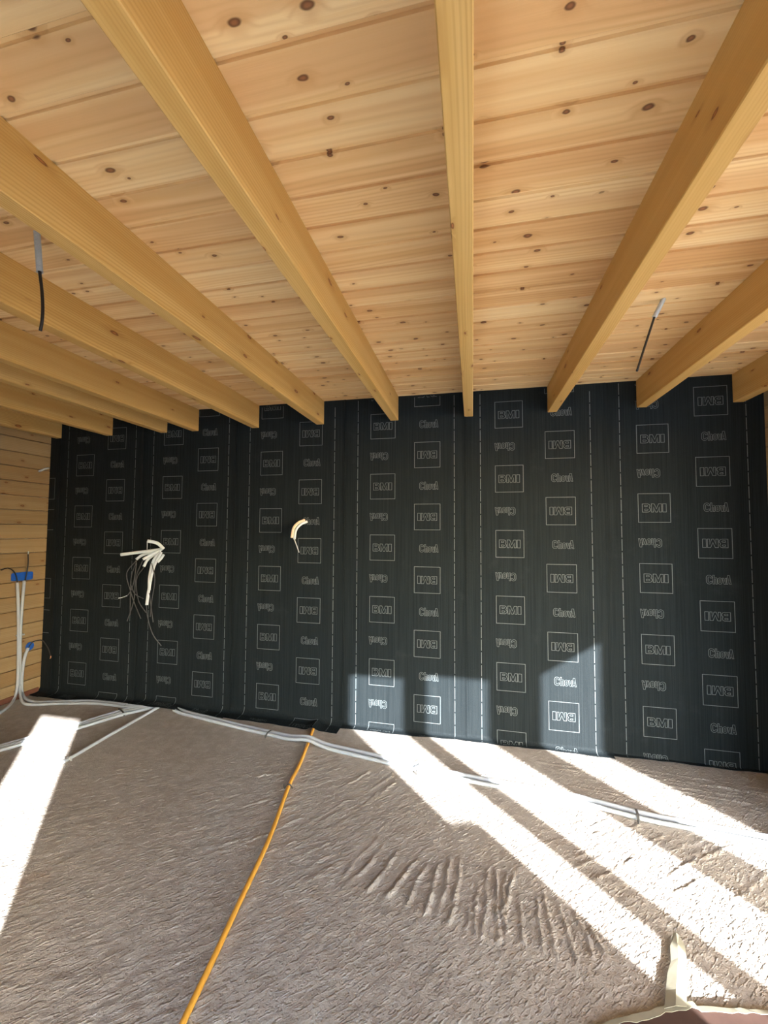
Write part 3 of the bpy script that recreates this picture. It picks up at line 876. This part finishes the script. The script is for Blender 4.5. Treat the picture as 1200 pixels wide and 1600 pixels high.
def rooted(name, parts, label, cat, group=None, base=None):
    """an Empty at the thing's base that carries its parts (given in world coordinates)"""
    r = empty(name, base)
    for nm, me in parts:
        link(nm, me, None, r, (-base[0], -base[1], -base[2]))
    return tag(r, label, cat, group)
rooted('wall_conduit', [('tube', tube_mesh('tube', lift(LW1), 0.0115, M['conduit'], 10)), ('cable', tube_mesh('cable', lift(LC1, 0.004), 0.0045, M['cable'], 8, hollow=False))],
       'leftmost grey conduit up the left wall, its black cable bent left', 'conduit', 'conduits on the left wall', (LW1[4][0], LW1[4][1], 0.0))
rooted('wall_conduit', [('tube', tube_mesh('tube', lift(LW2), 0.0115, M['conduit'], 10)), ('cable', tube_mesh('cable', lift(LC2, 0.004), 0.0045, M['cable'], 8, hollow=False)),
                        ('bare_end', tube_mesh('bare_end', [LC2[-1], (LC2[-1][0], LC2[-1][1] + 0.001, LC2[-1][2] + 0.012), (LC2[-1][0] + 0.002, LC2[-1][1], LC2[-1][2] + 0.025)], 0.0042, M['conduit_white'], 8, hollow=False))],
       'grey conduit up the left wall whose black cable stands upright', 'conduit', 'conduits on the left wall', (LW2[4][0], LW2[4][1], 0.0))
rooted('wall_conduit', [('tube', tube_mesh('tube', lift(LW3), 0.0115, M['conduit'], 10)), ('cable', tube_mesh('cable', lift(LC3, 0.004), 0.004, M['cable'], 8, hollow=False)),
                        ('bare_end', tube_mesh('bare_end', [LC3[-1], (LC3[-1][0] + 0.003, LC3[-1][1], LC3[-1][2] - 0.012), (LC3[-1][0] - 0.004, LC3[-1][1], LC3[-1][2] - 0.022)], 0.004, M['copper'], 8, hollow=False))],
       'short grey conduit rising to the round blue box on the left wall', 'conduit', 'conduits on the left wall', (LW3[4][0], LW3[4][1], 0.0))
tie_base = (XL + 0.012, 2.903, 0.565)
tv, tf = box_data(-0.0125, 0.016, -0.028, 0.028, -0.006, 0.006)
tag(link('cable_tie', mesh('cable_tie', tv, tf, M['clip_l']), None, None, tie_base), 'pale tie round the conduits halfway up the left wall', 'cable tie')

def back_box(y0, y1, z0, z1, rnd, label):
    """shallow plastic box let into the planks: rim ring and recessed floor"""
    n = 28
    cy, cz, hy, hz = (y0 + y1) / 2, (z0 + z1) / 2, (y1 - y0) / 2, (z1 - z0) / 2
    def ring(k, x):
        out = []
        for i in range(n):
            a = 2 * math.pi * i / n
            ca, sa = math.cos(a), math.sin(a)
            e = 1.0 if rnd else 0.28
            out.append((x, cy + k * hy * math.copysign(abs(ca) ** e, ca), cz + (hz - (1 - k) * min(hy, hz)) * math.copysign(abs(sa) ** e, sa)))
        return out
    rings = [ring(1.0, XL - 0.004), ring(1.0, XL + 0.004), ring(0.95, XL + 0.0055), ring(0.88, XL + 0.004), ring(0.86, XL + 0.001)]
    V = [p for r in rings for p in r]
    Fc = []
    for j in range(len(rings) - 1):
        for i in range(n):
            Fc.append((j * n + i, j * n + (i + 1) % n, (j + 1) * n + (i + 1) % n, (j + 1) * n + i))
    Fc.append(tuple((len(rings) - 1) * n + i for i in range(n)))
    return tag(link('wall_box', mesh('wall_box', V, Fc, M['blue'])), label, 'wall box', 'blue boxes on the left wall')
back_box(2.815, 2.996, 1.045, 1.120, False, 'wide bright blue rectangular box on the left plank wall')
back_box(2.962, 3.034, 0.405, 0.478, True, 'small round blue box low on the left plank wall')
tag(link('conduit', tube_mesh('conduit', NUB, 0.009, M['conduit_white'], 10)), 'short pale conduit stub poking out high in the left corner', 'conduit')

# ------------------------------------------------------------------ cable cluster and stub out of the membrane wall
parts = []
for i, p in enumerate(CL_TUBES):
    parts.append(('conduit', tube_mesh('conduit', p, 0.0135 if i < 2 else 0.0115, M['conduit_white'], 12, step=0.01)))
for p in CL_WIRES:
    parts.append(('wire', tube_mesh('wire', p, 0.0036, M['wire'], 7, step=0.02, hollow=False)))
e = CL_WIRES[4]
parts.append(('bare_end', tube_mesh('bare_end', [e[-2], tuple((a + b) / 2 - (0.004 if i == 2 else 0) for i, (a, b) in enumerate(zip(e[-2], e[-1]))), e[-1]], 0.0040, M['conduit_white'], 7, hollow=False)))
t0 = CL_TUBES[0][-1]
parts.append(('draw_wire', tube_mesh('draw_wire', [t0, (t0[0] + 0.002, t0[1], t0[2] - 0.045), (t0[0] + 0.002, t0[1], t0[2] - 0.085)], 0.0022, M['conduit_white'], 6, hollow=False)))
rooted('conduit_cluster', parts, 'cluster of cut white conduits trailing dark wires out of the membrane', 'cable cluster', None, (-2.65, D - 0.006, 1.335))
st2 = [(x + 0.020, y + 0.004, z - 0.012) for x, y, z in STUB_T]
rooted('conduit_stub', [('conduit', tube_mesh('conduit', STUB_T, 0.0115, M['cream'], 12, rib=(0.006, 0.0014))), ('conduit', tube_mesh('conduit', st2, 0.0095, M['conduit_white'], 12, step=0.01)),
                        ('wire', tube_mesh('wire', STUB_W, 0.0038, M['clip_l'], 7, hollow=False))],
       'short curved cream conduit with a thin wire sticking out of the membrane', 'conduit', None, STUB_T[0])

# ------------------------------------------------------------------ hanging ceiling leads
def lead(pts, n_tube, label):
    a, b = pts[:n_tube], pts[n_tube - 1:]
    inn = Vector(b[0]) * 1.0 - (Vector(b[1]) - Vector(b[0])).normalized() * 0.02
    parts = [('conduit', tube_mesh('conduit', a, 0.0105, M['conduit'], 12, rib=(0.0062, 0.0022))), ('cable', tube_mesh('cable', [tuple(inn)] + list(b), 0.0050, M['cable'], 10, hollow=False)),
             ]
    rooted('ceiling_lead', parts, label, 'ceiling lead', 'hanging cable leads', pts[0])
lead(PEND_L, 3, 'curved black cable hanging from a grey ribbed conduit at upper left')
lead(PEND_R, 3, 'straight slanting black cable hanging from a short conduit at right')

# ------------------------------------------------------------------ card sheet with taped edge at lower right
def card():
    root = empty('floor_card', (0.8, 1.50, 0.0))
    edge = catmull([(x, y, 0) for x, y in CARD], 0.02)
    rs = random.Random(5)
    n = len(edge)
    V, Fc = [], []
    for i, p in enumerate(edge):
        j = rs.uniform(-0.003, 0.003)
        lift_ = 0.013 + 0.003 * math.sin(p.x * 9.0) ** 2
        for dz in (0.0, 0.004):
            V.append((p.x - 0.8, p.y + j - 1.5, lift_ + dz))
            V.append((p.x - 0.8 + 0.10, p.y - 0.32 - 1.5, 0.006 + dz))
    for i in range(n - 1):
        a, b = i * 4, i * 4 + 4
        Fc += [(a, b, b + 1, a + 1), (a + 2, a + 3, b + 3, b + 2), (a, a + 2, b + 2, b), (a + 1, b + 1, b + 3, a + 3)]
    Fc += [(0, 1, 3, 2), (n * 4 - 4, n * 4 - 2, n * 4 - 1, n * 4 - 3)]
    link('sheet', mesh('sheet', V, Fc, M['card']), None, root)
    V, Fc = [], []                      # torn tape over the edge
    for i, p in enumerate(edge):
        lift_ = 0.0185 + 0.003 * math.sin(p.x * 9.0) ** 2
        a, b = rs.uniform(-0.002, 0.002), rs.uniform(-0.004, 0.004)
        w1 = 0.022 if p.x < 0.69 else 0.010
        for dz in (0.0, 0.0015):
            V.append((p.x - 0.8, p.y + 0.012 + a - 1.5, lift_ - 0.004 + dz))
            V.append((p.x - 0.8 + 0.004, p.y - w1 * 0.35 + b - 1.5, lift_ + dz))
    for i in range(n - 1):
        a, b = i * 4, i * 4 + 4
        Fc += [(a, b, b + 1, a + 1), (a + 2, a + 3, b + 3, b + 2), (a, a + 2, b + 2, b), (a + 1, b + 1, b + 3, a + 3)]
    Fc += [(0, 1, 3, 2), (n * 4 - 4, n * 4 - 2, n * 4 - 1, n * 4 - 3)]
    link('edge_tape', mesh('edge_tape', V, Fc, M['tape']), None, root)
    return tag(root, 'brown card sheet with torn taped edge at lower right of floor', 'card')
card()
def loose_tape():
    """strip of masking tape lying from the card edge over the floor, creased and lifting"""
    left, right = TAPE_L, TAPE_R
    V, Fc = [], []
    for (a, b) in zip(left, right):
        m = tuple((p + q) / 2 + (0.005 if i == 2 else 0) for i, (p, q) in enumerate(zip(a, b)))
        for dz in (0, 0.0012):
            for p in (a, m, b):
                V.append((p[0] - 0.62, p[1] - 1.53, p[2] + dz))
    n = len(left)
    for i in range(n - 1):
        o, q = i * 6, i * 6 + 6
        Fc += [(o, o + 1, q + 1, q), (o + 1, o + 2, q + 2, q + 1), (o + 3, q + 3, q + 4, o + 4), (o + 4, q + 4, q + 5, o + 5), (o, q, q + 3, o + 3), (o + 2, o + 5, q + 5, q + 2)]
    e = (n - 1) * 6
    Fc += [(0, 3, 4, 1), (1, 4, 5, 2), (e, e + 1, e + 4, e + 3), (e + 1, e + 2, e + 5, e + 4)]
    return tag(link('tape_strip', mesh('tape_strip', V, Fc, M['tape']), None, None, (0.62, 1.53, 0.0)), 'creased strip of pale tape sticking out from the card edge across sunlit floor', 'tape')
loose_tape()

# ------------------------------------------------------------------ unseen roll added behind the viewer to notch the sun patch edge
def roll():
    root = empty('shadow_roll', (2.044, -0.17, 0.0))
    n, turns = 150, 3
    V, Fc = [], []
    for i in range(n + 1):
        a = 2 * math.pi * turns * i / n
        for rr in (0.108 - 0.010 * i / n * turns / 1.2, 0.104 - 0.010 * i / n * turns / 1.2):
            for z in (0.0, 1.13):
                V.append((rr * math.cos(a), rr * math.sin(a), z))
    for i in range(n):
        a, b = i * 4, i * 4 + 4
        Fc += [(a, b, b + 1, a + 1), (a + 2, a + 3, b + 3, b + 2), (a + 1, b + 1, b + 3, a + 3), (a, a + 2, b + 2, b)]
    link('wound_sheet', mesh('wound_sheet', V, Fc, M['membrane']), None, root)
    link('core', tube_mesh('core', [(0, 0, 0.002), (0, 0, 0.56), (0, 0, 1.125)], 0.05, M['card'], 20, step=0.3), None, root)
    return tag(root, 'added unseen roll of black membrane shading the sun patch edge', 'membrane roll')
roll()
